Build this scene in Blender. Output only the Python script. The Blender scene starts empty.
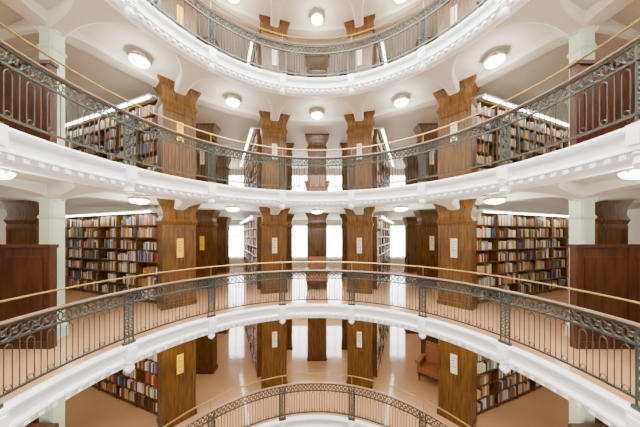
import bpy, math, random
from math import sin, cos, pi, radians, sqrt, atan2
random.seed(7)
CY=2.64; R=3.36; ST=2.95; CH=2.70
LEV=[-ST,0.0,ST,2*ST]
XW=10.5; YB=-6.0; YF=13.2
COL=bpy.context.scene.collection

# ---------------- materials ----------------
def srgb(r,g,b):
    f=lambda c:(c/255/12.92) if c/255<=0.04045 else ((c/255+0.055)/1.055)**2.4
    return (f(r),f(g),f(b),1)
def mat(name,col,rough=0.5,metal=0.0,noise=0.0,scale=5,bump=0.0,emit=None,es=0,stretch=None,spec=0.5,col2=None):
    m=bpy.data.materials.new(name); m.use_nodes=True
    nt=m.node_tree; b=nt.nodes['Principled BSDF']
    b.inputs['Roughness'].default_value=rough; b.inputs['Metallic'].default_value=metal
    b.inputs['Base Color'].default_value=col
    b.inputs['Specular IOR Level'].default_value=spec
    if emit:
        b.inputs['Emission Color'].default_value=emit; b.inputs['Emission Strength'].default_value=es
    if noise>0 or col2:
        tc=nt.nodes.new('ShaderNodeTexCoord'); mp=nt.nodes.new('ShaderNodeMapping')
        nz=nt.nodes.new('ShaderNodeTexNoise'); nz.inputs['Scale'].default_value=scale; nz.inputs['Detail'].default_value=6
        if stretch: mp.inputs['Scale'].default_value=stretch
        nt.links.new(tc.outputs['Object'],mp.inputs[0]); nt.links.new(mp.outputs[0],nz.inputs['Vector'])
        rp=nt.nodes.new('ShaderNodeValToRGB')
        c2=col2 if col2 else tuple(c*(1-noise) for c in col[:3])+(1,)
        rp.color_ramp.elements[0].color=c2; rp.color_ramp.elements[1].color=col
        rp.color_ramp.elements[0].position=0.3; rp.color_ramp.elements[1].position=0.65
        nt.links.new(nz.outputs['Fac'],rp.inputs[0]); nt.links.new(rp.outputs[0],b.inputs['Base Color'])
        if bump>0:
            bp=nt.nodes.new('ShaderNodeBump'); bp.inputs['Strength'].default_value=bump
            nt.links.new(nz.outputs['Fac'],bp.inputs['Height']); nt.links.new(bp.outputs[0],b.inputs['Normal'])
    return m
M_floor=mat('floor_linoleum',srgb(188,142,102),0.11,noise=0.08,scale=1.5,spec=.7)
M_ceil=mat('ceiling_plaster',srgb(200,197,184),0.7,noise=0.03,scale=2)
M_white=mat('white_paint',srgb(252,253,255),0.45,noise=0.02,scale=6)
M_wall=mat('wall_plaster',srgb(212,208,196),0.7,noise=0.04,scale=2)
M_wood=mat('varnished_wood',srgb(106,70,23),0.34,col2=srgb(60,36,11),scale=4,stretch=(6,6,.6),bump=.03,spec=.35)
M_wood2=mat('dark_wood',srgb(78,42,24),0.4,col2=srgb(46,24,14),scale=4,stretch=(4,4,.6),bump=.03,spec=.35)
M_iron=mat('patinated_iron',srgb(58,61,52),0.45,metal=0.2,noise=0.25,scale=30)
M_brass=mat('brass',srgb(170,142,78),0.32,metal=0.85,noise=0.1,scale=10)
M_rail=mat('rail_cap',srgb(120,92,66),0.35,noise=0.15,scale=12)
M_pale=mat('pale_green_paint',srgb(188,200,176),0.5,noise=0.03,scale=4)
M_leather=mat('brown_leather',srgb(146,84,38),0.4,noise=0.3,scale=20,bump=.1)
M_lamp=mat('opal_glass',srgb(255,250,235),0.3,emit=(1,.94,.76,1),es=20,noise=0.01)
M_tube=mat('fluorescent_tube',srgb(255,255,250),0.3,emit=(1,.97,.9,1),es=24,noise=0.01)
M_yellow=mat('yellow_paper',srgb(245,195,0),0.7,noise=0.03,spec=.2)
M_paper=mat('white_paper',srgb(225,220,200),0.7,noise=0.03,spec=.2)
M_ink=mat('ink',srgb(90,80,60),0.6,noise=0.05)
M_book=bpy.data.materials.new('book_spines'); M_book.use_nodes=True
nt=M_book.node_tree; b=nt.nodes['Principled BSDF']; b.inputs['Roughness'].default_value=.5
at=nt.nodes.new('ShaderNodeVertexColor'); at.layer_name='Col'
nz=nt.nodes.new('ShaderNodeTexNoise'); nz.inputs['Scale'].default_value=25
mx=nt.nodes.new('ShaderNodeMixRGB'); mx.blend_type='MULTIPLY'; mx.inputs[0].default_value=.15
nt.links.new(at.outputs[0],mx.inputs[1]); nt.links.new(nz.outputs['Color'],mx.inputs[2]); nt.links.new(mx.outputs[0],b.inputs['Base Color'])
M_glass=bpy.data.materials.new('window_glass'); M_glass.use_nodes=True
nt=M_glass.node_tree; nt.nodes.clear()
o=nt.nodes.new('ShaderNodeOutputMaterial'); t=nt.nodes.new('ShaderNodeBsdfTransparent'); g=nt.nodes.new('ShaderNodeBsdfGlossy'); x=nt.nodes.new('ShaderNodeMixShader')
g.inputs['Roughness'].default_value=.05; x.inputs[0].default_value=.06
nt.links.new(t.outputs[0],x.inputs[1]); nt.links.new(g.outputs[0],x.inputs[2]); nt.links.new(x.outputs[0],o.inputs[0])

# ---------------- mesh builder ----------------
class MB:
    def __init__(s): s.v=[];s.f=[];s.m=[];s.c=[]
    def face(s,idx,m=0,c=(1,1,1,1)): s.f.append(idx);s.m.append(m);s.c.append(c)
    def box(s,x0,x1,y0,y1,z0,z1,m=0,c=(1,1,1,1),fn=None):
        n=len(s.v)
        P=[(x0,y0,z0),(x1,y0,z0),(x1,y1,z0),(x0,y1,z0),(x0,y0,z1),(x1,y0,z1),(x1,y1,z1),(x0,y1,z1)]
        if fn: P=[fn(*p) for p in P]
        s.v+=P
        for q in ((0,3,2,1),(4,5,6,7),(0,1,5,4),(1,2,6,5),(2,3,7,6),(3,0,4,7)): s.face(tuple(n+i for i in q),m,c)
    def loft(s,secs,m=0,cap=True,closed=False):
        n=len(s.v);k=len(secs[0])
        for q in secs: s.v+=list(q)
        L=len(secs)
        for i in range(L if closed else L-1):
            a=n+i*k; b2=n+((i+1)%L)*k
            for j in range(k):
                j2=(j+1)%k; s.face((a+j,a+j2,b2+j2,b2+j),m)
        if cap and not closed:
            s.face(tuple(n+j for j in range(k))[::-1],m); s.face(tuple(n+(L-1)*k+j for j in range(k)),m)
    def lathe(s,prof,seg=144,m=0,a0=0,a1=2*pi):
        secs=[]
        for i in range(seg):
            a=a0+(a1-a0)*i/seg
            secs.append([(r*sin(a),r*cos(a),z) for r,z in prof])
        s.loft(secs,m,closed=True)
    def tube(s,path,place,t,m=0,closed=False,tv=None):
        tv=tv or t; secs=[];N=len(path)
        for i,(u,w) in enumerate(path):
            if closed: p,q=path[i-1],path[(i+1)%N]
            else: p,q=path[max(0,i-1)],path[min(N-1,i+1)]
            du,dw=q[0]-p[0],q[1]-p[1]; l=sqrt(du*du+dw*dw) or 1; nu,nw=-dw/l,du/l
            secs.append([place(u+nu*t,0,w+nw*t),place(u,tv,w),place(u-nu*t,0,w-nw*t),place(u,-tv,w)])
        s.loft(secs,m,cap=not closed,closed=closed)
    def cyl(s,x,y,z0,z1,r0,r1=None,n=16,m=0):
        r1=r0 if r1 is None else r1
        s.loft([[(x+r*cos(2*pi*i/n),y+r*sin(2*pi*i/n),z) for i in range(n)] for r,z in ((r0,z0),(r1,z1))],m)
    def mesh(s,name,mats,smooth=False,col=False):
        me=bpy.data.meshes.new(name); me.from_pydata(s.v,[],s.f)
        for q in mats: me.materials.append(q)
        me.polygons.foreach_set('material_index',s.m)
        if col:
            ca=me.color_attributes.new('Col','FLOAT_COLOR','CORNER'); arr=[]
            for f,c in zip(s.f,s.c): arr+=list(c)*len(f)
            ca.data.foreach_set('color',arr)
        if smooth: me.polygons.foreach_set('use_smooth',[True]*len(me.polygons))
        me.update()
        import bmesh
        bm=bmesh.new(); bm.from_mesh(me); bmesh.ops.recalc_face_normals(bm,faces=bm.faces); bm.to_mesh(me); bm.free()
        return me
def obj(name,me,loc=(0,0,0),rz=0,parent=None):
    o=bpy.data.objects.new(name,me); COL.objects.link(o); o.location=loc; o.rotation_euler=(0,0,rz)
    if parent: o.parent=parent
    return o

# ---------------- slabs ----------------
def slab_mesh(name,z0,z1,m,hole=True,r=R):
    x0,x1,y0,y1=-XW,XW,YB-CY,YF-CY
    angs=[2*pi*i/144 for i in range(144)]+[atan2(a,b2)%(2*pi) for a in(x0,x1) for b2 in(y0,y1)]
    angs=sorted(set(angs)); secs=[]
    for a in angs:
        dx,dy=sin(a),cos(a)
        tx=(x1 if dx>0 else x0)/dx if abs(dx)>1e-9 else 1e9
        ty=(y1 if dy>0 else y0)/dy if abs(dy)>1e-9 else 1e9
        t=min(tx,ty)
        secs.append([(r*dx,r*dy,z0),(t*dx,t*dy,z0),(t*dx,t*dy,z1),(r*dx,r*dy,z1)])
    mb=MB()
    if hole: mb.loft(secs,0,closed=True)
    else: mb.box(x0,x1,y0,y1,z0,z1)
    return mb.mesh(name,[m])
mf=slab_mesh('floor',-0.03,0,M_floor); mc=slab_mesh('ceiling',-0.25,-0.03,M_ceil)
for i,L in enumerate(LEV):
    obj('floor',mf,(0,CY,L)); obj('ceiling',mc,(0,CY,L))
ZB=-2*ST; ZT=LEV[3]+ST
obj('ceiling',mc,(0,CY,ZT))
obj('floor',slab_mesh('floor_low',-0.1,0,M_floor,hole=False),(0,CY,-2*ST))

# ---------------- walls ----------------
WX=[-8.2,-4.75,-1.05,1.05,4.75,8.2]; WW=1.0
mb=MB(); edges=[-XW-.3]
for c in WX: edges+= [c-WW/2,c+WW/2]
edges.append(XW+.3)
for i in range(0,len(edges),2): mb.box(edges[i],edges[i+1],YF,YF+.3,ZB,ZT)
n=0
wm=MB()
wm.box(-.5,-.46,.05,.2,.5,2.4);wm.box(.46,.5,.05,.2,.5,2.4);wm.box(-.5,.5,.05,.2,.5,.55);wm.box(-.5,.5,.05,.2,2.35,2.4)
wm.box(-.015,.015,.08,.16,.5,2.4)
wm.box(-.5,.5,.08,.16,1.785,1.815)
wm.box(-.58,.58,-.08,.08,.44,.5)
wm.box(-.47,.47,.115,.125,.53,2.37,1)
wme=wm.mesh('window',[M_white,M_glass])
for c in WX:
    z=ZB
    for L in LEV:
        mb.box(c-WW/2,c+WW/2,YF,YF+.3,z,L+.5); z=L+2.4
        n+=1; obj('window_%d'%n,wme,(c,YF,L))
    mb.box(c-WW/2,c+WW/2,YF,YF+.3,z,ZT)
obj('wall_back',mb.mesh('wall_back',[M_wall]))
for nm,a in (('wall_left',(-XW-.3,-XW,YB,YF)),('wall_right',(XW,XW+.3,YB,YF)),('wall_front',(-XW-.3,XW+.3,YB-.3,YB))):
    w=MB(); w.box(*a,ZB,ZT); obj(nm,w.mesh(nm,[M_wall]))

# ---------------- balcony edge (fascia) ----------------
POSTS=[15.5,44.5,70,96,124,152]
POSTS=POSTS+[-p for p in POSTS]
mb=MB()
mb.lathe([(R+.02,.02),(R-.09,.02),(R-.10,-.01),(R-.09,-.045),(R-.05,-.06),(R-.035,-.09),(R-.035,-.19),(R-.05,-.205),(R-.08,-.215),(R-.085,-.245),(R-.05,-.27),(R-.035,-.32),(R-.01,-.36),(R+.04,-.38),(R+.11,-.38),(R+.13,-.33),(R+.13,-.2),(R+.02,-.2)])
for i in range(300):
    a=2*pi*i/300
    if i%2: continue
    f=lambda x,y,z,a=a:((R+y)*sin(a+x/R),(R+y)*cos(a+x/R),z)
    mb.box(-.03,.03,-.075,-.03,-.315,-.265,fn=f)
for p in POSTS:
    a=radians(p)
    f=lambda x,y,z,a=a:((R+y)*sin(a+x/R),(R+y)*cos(a+x/R),z)
    mb.box(-.08,.08,-.12,-.03,-.26,0.02,fn=f)
    mb.box(-.05,.05,-.135,-.05,-.20,-.04,fn=f)
    secs=[]
    for r,z in((.07,-.26),(.08,-.29),(.06,-.32),(.065,-.36),(.075,-.39),(.055,-.43),(.02,-.46)):
        secs.append([f(r*cos(2*pi*k/12),-.04+r*sin(2*pi*k/12),z) for k in range(12)])
    mb.loft(secs)
me_f=mb.mesh('balcony_edge',[M_white])
for L in LEV: obj('balcony_edge',me_f,(0,CY,L))
obj('balcony_edge',me_f,(0,CY,ZT))

# ---------------- railing ----------------
mb=MB(); RR=R-.03
def ringrect(z,h,w,m=0): mb.lathe([(RR-w,z-h),(RR+w,z-h),(RR+w,z+h),(RR-w,z+h)],m=m)
ringrect(.115,.012,.014);ringrect(.675,.010,.014);ringrect(.850,.010,.014)
mb.lathe([(RR+.035*cos(t*pi/4),.878+.022*sin(t*pi/4)) for t in range(8)],m=2)
mb.lathe([(RR+.04+.013*cos(t*pi/3),1.10+.013*sin(t*pi/3)) for t in range(6)],m=1)
circ=lambda cu,cw,r,n=14:[(cu+r*cos(2*pi*i/n),cw+r*sin(2*pi*i/n)) for i in range(n)]
def ccirc(mbx,cu,cw,r,n,pl,t): 
    mbx.tube(circ(cu,cw,r,n),pl,t,closed=True)
N=106
for i in range(N):
    a=2*pi*(i+.5)/N
    pl=lambda u,v,w,a=a:((RR+v)*sin(a+u/RR),(RR+v)*cos(a+u/RR),w)
    t=.0065
    path=[(-.036,.12),(-.036,.58)]+[(-.036*cos(pi*k/6),.58+.05*sin(pi*k/6)) for k in range(1,6)]+[(.036,.58),(.036,.12)]
    mb.tube(path,pl,t)
    mb.tube([(0,.63),(0,.68)],pl,t)
    mb.tube([(.0985,.12),(.0985,.68)],pl,t)
    ccirc(mb,0,.165,.028,10,pl,.005)
    for s in (-.05,.05):
        ccirc(mb,s,.763,.075,16,pl,.008)
        ccirc(mb,s,.763,.028,8,pl,.008)
        mb.tube([(s-.045,.70),(s+.045,.825)],pl,.005); mb.tube([(s+.045,.70),(s-.045,.825)],pl,.005)
for p in POSTS:
    a=radians(p)
    pl=lambda u,v,w,a=a:((RR+v)*sin(a+u/RR),(RR+v)*cos(a+u/RR),w)
    for s in(-.065,.065): mb.tube([(s,0),(s,.86)],pl,.014)
    mb.tube([(0,0),(0,.86)],pl,.008)
    for k in range(6):
        z=.18+k*.105
        ccirc(mb,0,z,.048,12,pl,.008)
        mb.tube([(-.06,z-.05),(.06,z+.05)],pl,.006); mb.tube([(.06,z-.05),(-.06,z+.05)],pl,.006)
    mb.box(-.09,.09,-.03,.03,0,.04,0,fn=lambda x,y,z:pl(x,y,z))
    mb.tube([(0,.88),(0,1.09)],lambda u,v,w:pl(u,v+.03,w),.010,m=1)
me_r=mb.mesh('balcony_railing',[M_iron,M_brass,M_rail])
for L in LEV: obj('balcony_railing',me_r,(0,CY,L+.021))

# ---------------- beams ----------------
CANG=[16.5,48,73.5,106,135,163]; ALLC=sorted(CANG+[-c for c in CANG]); RC=4.9
mb=MB()
for c in ALLC:
    a=radians(c)
    def f(x,y,z,a=a): return (x*cos(a)+y*sin(a),-x*sin(a)+y*cos(a),z)
    secs=[]
    for k in range(17):
        t=k/16; r=R+.12+t*(RC-.1-R-.12)
        w=.13+.36*(1-t)**3; d=.12+.14*t**2.6
        secs.append([f(-w,r,CH+.02),f(w,r,CH+.02),f(w,r,CH-d+.03),f(w-.04,r,CH-d),f(-w+.04,r,CH-d),f(-w,r,CH-d+.03)])
    mb.loft(secs)
    secs=[]
    for k in range(13):
        t=k/12; r=RC+.1+t*4.2
        w=.16; d=.16+.14*(1-t)**6
        secs.append([f(-w,r,CH+.02),f(w,r,CH+.02),f(w,r,CH-d+.03),f(w-.04,r,CH-d),f(-w+.04,r,CH-d),f(-w,r,CH-d+.03)])
    mb.loft(secs)
for i,c in enumerate(ALLC):
    a0=radians(c); a1=radians(ALLC[(i+1)%len(ALLC)]); 
    if a1<a0:a1+=2*pi
    secs=[]
    for k in range(25):
        t=k/24; a=a0+(a1-a0)*t; d=.12+.16*abs(2*t-1)**5
        secs.append([(r*sin(a),r*cos(a),z) for r,z in((RC-.16,CH+.02),(RC+.16,CH+.02),(RC+.16,CH-d),(RC-.16,CH-d))])
    mb.loft(secs)
me_b=mb.mesh('ceiling_beams',[M_ceil])
for i,L in enumerate(LEV): obj('trim_%d'%(i+1),me_b,(0,CY,L))

# ---------------- columns ----------------
def col_mesh(w,d):
    mb=MB(); h=w/2; g=d/2
    def sec(ws,ds,z): return [(-ws,-ds,z),(ws,-ds,z),(ws,ds,z),(-ws,ds,z)]
    mb.box(-h-.025,h+.025,-g-.025,g+.025,0,.12)
    secs=[sec(h,g,.12),sec(h,g,2.0)]
    for dz,e in((2.08,.0),(2.14,.03),(2.18,.045),(2.22,.02),(2.30,-.01),(2.40,.0),(2.50,.03),(2.58,.07),(2.64,.10),(2.70,.11)):
        secs.append(sec(h+e,g+e*.6,dz))
    mb.loft(secs)
    for x in(-h+.004,h-.064): mb.box(x,x+.06,-g-.012,-g+.01,.12,2.02)
    mb.box(-h+.002,h-.002,-g-.014,-g+.01,1.96,2.04); mb.box(-h+.06,h-.06,-g-.010,-g+.01,.12,.2)
    return mb.mesh('wood_column',[M_wood])
cmA=col_mesh(.76,.40); cmB=col_mesh(.70,.35); cmC=col_mesh(.40,.25)
mb=MB()
def oct(w,z,c=.03): return [(-w+c,-w,z),(w-c,-w,z),(w,-w+c,z),(w,w-c,z),(w-c,w,z),(-w+c,w,z),(-w,w-c,z),(-w,-w+c,z)]
mb.loft([oct(.15,0),oct(.15,.2),oct(.12,.24),oct(.12,2.1),oct(.14,2.14),oct(.12,2.18),oct(.12,2.45),oct(.15,2.58),oct(.17,2.7)])
cmP=mb.mesh('pale_column',[M_pale])
def sign_mesh(m):
    mb=MB(); mb.box(-.075,.075,-.012,0,-.24,.24,0)
    for k in range(4): mb.box(-.045,.045-.02*(k%3),-.015,-.011,.15-k*.075,.165-k*.075,1)
    return mb.mesh('sign',[m,M_ink])
sY=sign_mesh(M_yellow); sW=sign_mesh(M_paper)
for L in LEV:
    for c in ALLC:
        a=radians(c); p=(RC*sin(a),CY+RC*cos(a),L)
        if abs(c)<60:
            obj('wood_column',cmA,p,-a)
            q=(p[0]-.215*sin(a),p[1]-.215*cos(a),L+1.5)
            obj('aisle_sign',sY if c<-40 else sW,q,-a)
        else: obj('pale_column',cmP,p,0)
    for X,Y,m in ((0,8.8,cmB),(-3.95,8.0,cmB),(3.95,8.0,cmB),(-4.75,11.2,cmB),(4.75,11.2,cmB),(-1.25,9.6,cmC),(1.25,9.6,cmC),(-6.8,5.4,cmB),(6.8,5.4,cmB)):
        if L<0 and X==3.95: X,Y=4.3,8.45
        obj('wood_column',m,(X,Y,L),0)
        if abs(X) in (3.95,4.3): obj('aisle_sign',sW if X>0 or L!=0 else sY,(X,Y-.19,L+1.55),0)

# ---------------- bookcases ----------------
PAL=[srgb(*c) for c in ((150,50,40),(110,45,42),(70,92,135),(58,82,110),(88,112,92),(235,225,200),(240,238,232),(215,185,125),(130,95,68),(75,58,48),(44,44,50),(180,128,72),(205,205,200),(125,148,178),(215,200,160),(165,148,125),(62,66,62),(170,110,75),(205,150,100),(225,185,70),(145,105,70),(225,220,208))]
def bookcase_mesh(Ln,H=2.42,tube=True):
    mb=MB(); T=.27; nb=max(1,round(Ln/.95)); bw=Ln/nb
    mb.box(0,Ln,-.012,.012,.08,H)
    mb.box(-.02,Ln+.02,-T-.01,T+.01,H,H+.035)
    mb.box(0.03,Ln-.03,-T+.03,T-.03,0,.09)
    for i in range(nb+1):
        e=.025 if i in(0,nb) else .018
        mb.box(i*bw-e,i*bw+e,-T,T,0,H)
    nt_=7; ph=(H-.09)/nt_
    for k in range(nt_):
        z=.09+k*ph
        mb.box(0,Ln,-T+.005,T-.005,z-.014,z+.016)
        for i in range(nb):
            for s in(-1,1):
                x=i*bw+.022; xe=(i+1)*bw-.02
                if random.random()<.4: xe-=random.uniform(.05,.4)
                base=random.choice(PAL); bh=random.uniform(.19,.28)
                while x<xe-.03:
                    w=random.uniform(.02,.06)
                    if random.random()<.12: base=random.choice(PAL); bh=random.uniform(.18,.29)
                    c=base if random.random()<.4 else random.choice(PAL)
                    h=min(ph-.035,bh+random.uniform(-.04,.03)); dd=random.uniform(.15,.2)
                    y0,y1=(.255-dd,.262-random.uniform(0,.03))
                    y0,y1=(y0,y1) if s>0 else (-y1,-y0)
                    mb.box(x,min(x+w,xe+.01)-.002,y0,y1,z+.016,z+.016+h,1,c)
                    x+=w
    if tube:
        for s in(-1,1):
            for i in range(nb+1):
                y0,y1=sorted((0,s*.42)); mb.box(i*bw-.012,i*bw+.012,y0,y1,H+.035,H+.055,3)
            yc=s*.42
            mb.box(.05,Ln-.05,yc-.05,yc+.05,H+.03,H+.07,3)
            mb.box(.1,Ln-.1,yc-.022,yc+.022,H-.005,H+.03,2)
    return mb.mesh('bookcase',[M_wood,M_book,M_tube,M_white],col=True)
bA=bookcase_mesh(5.45); bA2=bookcase_mesh(5.45); bB=bookcase_mesh(4.6); bB2=bookcase_mesh(4.6)
bS=bookcase_mesh(4.6,tube=False)
for li,L in enumerate(LEV):
    for s in(-1,1):
        x0,y0,x1,y1=s*4.07,6.2,s*9.1,8.2
        o=obj('bookcase',bA if (s+li)%4 in(0,1) else bA2,(x0,y0,L),atan2(y1-y0,x1-x0))
        x0,y0,x1,y1=s*1.78,7.75,s*3.55,11.9
        obj('bookcase',bB if s>0 else bB2,(x0,y0,L),atan2(y1-y0,x1-x0))
        obj('bookcase',bS,(s*(XW-.35),1.0,L),pi/2)

# ---------------- partitions ----------------
mb=MB()
mb.box(0.03,2.57,-.025,.025,.02,1.62)
for x in(0,.85,1.7,2.54): mb.box(x,x+.06,-.05,.05,0,1.63)
for i in range(3): mb.box(.06+.85*i+.09,.85*(i+1)-.09,-.035,.035,.25,1.48)
mb.box(-.02,2.62,-.06,.06,1.62,1.68); mb.box(.03,2.57,-.045,.045,0,.12)
mp=mb.mesh('wood_partition',[M_wood2])
for L in LEV:
    obj('wood_partition',mp,(4.15,3.68,L),0); obj('wood_partition',mp,(-6.87,3.68,L),0)

# ---------------- lamps ----------------
mb=MB()
def lat(prof,m,n=32): mb.loft([[(r*cos(2*pi*i/n),r*sin(2*pi*i/n),z) for i in range(n)] for r,z in prof],m)
lat([(.12,0),(.12,-.03),(.04,-.04),(.04,-.07),(.19,-.08),(.195,-.12),(.175,-.13)],2)
lat([(.197,-.095),(.203,-.10),(.203,-.115),(.197,-.12)],1)
lat([(.178,-.12),(.175,-.15),(.15,-.18),(.10,-.20),(.04,-.21)],0)
lat([(.02,-.205),(.02,-.22),(.008,-.23)],1,12)
for k in range(6):
    a=pi/3*k; f=lambda x,y,z,a=a:(x*cos(a)-y*sin(a),x*sin(a)+y*cos(a),z)
    mb.box(.165,.19,-.008,.008,-.15,-.12,1,fn=f)
lm=mb.mesh('ceiling_lamp',[M_lamp,M_brass,M_white],smooth=False)
def lampat(x,y,L,pw):
    o=obj('ceiling_lamp',lm,(x,y,L+CH))
    ld=bpy.data.lights.new('bulb','POINT'); ld.energy=pw; ld.color=(1,.965,.90); ld.shadow_soft_size=.12
    l=bpy.data.objects.new('bulb',ld); COL.objects.link(l); l.parent=o; l.location=(0,0,-.38)
for L in LEV:
    for c in(0,32.5,-32.5,60,-60,90,-90,120,-120,150,-150,180):
        r=4.35 if abs(c)<80 else 3.8
        a=radians(c)
        lampat(r*sin(a),CY+r*cos(a),L,50)
    for X,Y in((-7.0,9.7),(7.0,9.7),(-8.3,5),(8.3,5),(0,11.3),(-5.8,2.0),(5.8,2.0)):
        lampat(X,Y,L,40)

# ---------------- armchairs ----------------
def chair():
    mb=MB()
    mb.box(-.34,.34,-.34,.30,.22,.32,1); mb.box(-.27,.27,-.37,.22,.325,.48)
    for s in(-1,1):
        x0,x1=sorted((s*.29,s*.37)); mb.box(x0,x1,-.34,.30,.26,.60)
        x0,x1=sorted((s*.27,s*.41)); mb.box(x0,x1,-.38,.30,.60,.665)
    mb.box(-.34,.34,0,.11,.3,1.05,fn=lambda x,y,z:(x*(1-.12*max(0,z-.7)),y+.22+(z-.3)*.22,z))
    mb.box(-.26,.26,0,.07,.49,.98,fn=lambda x,y,z:(x,y+.155+(z-.3)*.22,z))
    for x in(-.31,.31):
        for y in(-.3,.27): mb.cyl(x,y,0,.23,.02,.034,8,1)
    return mb.mesh('armchair',[M_leather,M_wood2])
cm=chair()
for X,Y,L,rz in((0,7.8,0,0),(3.78,7.45,-ST,-.75),(0,7.8,ST,0),(0.0,7.8,2*ST,0)):
    o=obj('armchair',cm,(X,Y,L),rz)
    bv=o.modifiers.new('bevel','BEVEL'); bv.width=.025; bv.segments=3

# ---------------- skylight frame and added fill ----------------
mb=MB()
mb.lathe([(R+.1,0),(R+.25,0),(R+.25,.12),(R+.1,.12)],seg=96)
for k in range(12):
    a=pi/12*k; f=lambda x,y,z,a=a:(x*cos(a)-y*sin(a),x*sin(a)+y*cos(a),z)
    mb.box(-R-.1,R+.1,-.03,.03,.02,.1,fn=f)
mb.lathe([(1.6,.02),(1.66,.02),(1.66,.1),(1.6,.1)],seg=64)
obj('skylight',mb.mesh('skylight',[M_white]),(0,CY,LEV[3]+ST+.02))
ld=bpy.data.lights.new('well_top_fill','AREA'); ld.shape='DISK'; ld.size=6.2; ld.energy=1400; ld.color=(.97,.99,1)  # unseen disk light added above the well for ambient fill
l=bpy.data.objects.new('well_top_fill',ld); COL.objects.link(l); l.location=(0,CY,LEV[3]+ST+.3)

# ---------------- world ----------------
w=bpy.data.worlds.new('World'); bpy.context.scene.world=w; w.use_nodes=True
w.node_tree.nodes['Background'].inputs[0].default_value=(1,1,1,1); w.node_tree.nodes['Background'].inputs[1].default_value=24

# ---------------- camera ----------------
cd=bpy.data.cameras.new('camera'); cam=bpy.data.objects.new('camera',cd); COL.objects.link(cam)
cam.location=(0,0,1.83); cam.rotation_euler=(pi/2,0,0)
cd.sensor_width=36; cd.lens=227/640*36; cd.shift_x=3/640; cd.shift_y=21.5/640; cd.clip_start=.05
bpy.context.scene.camera=cam
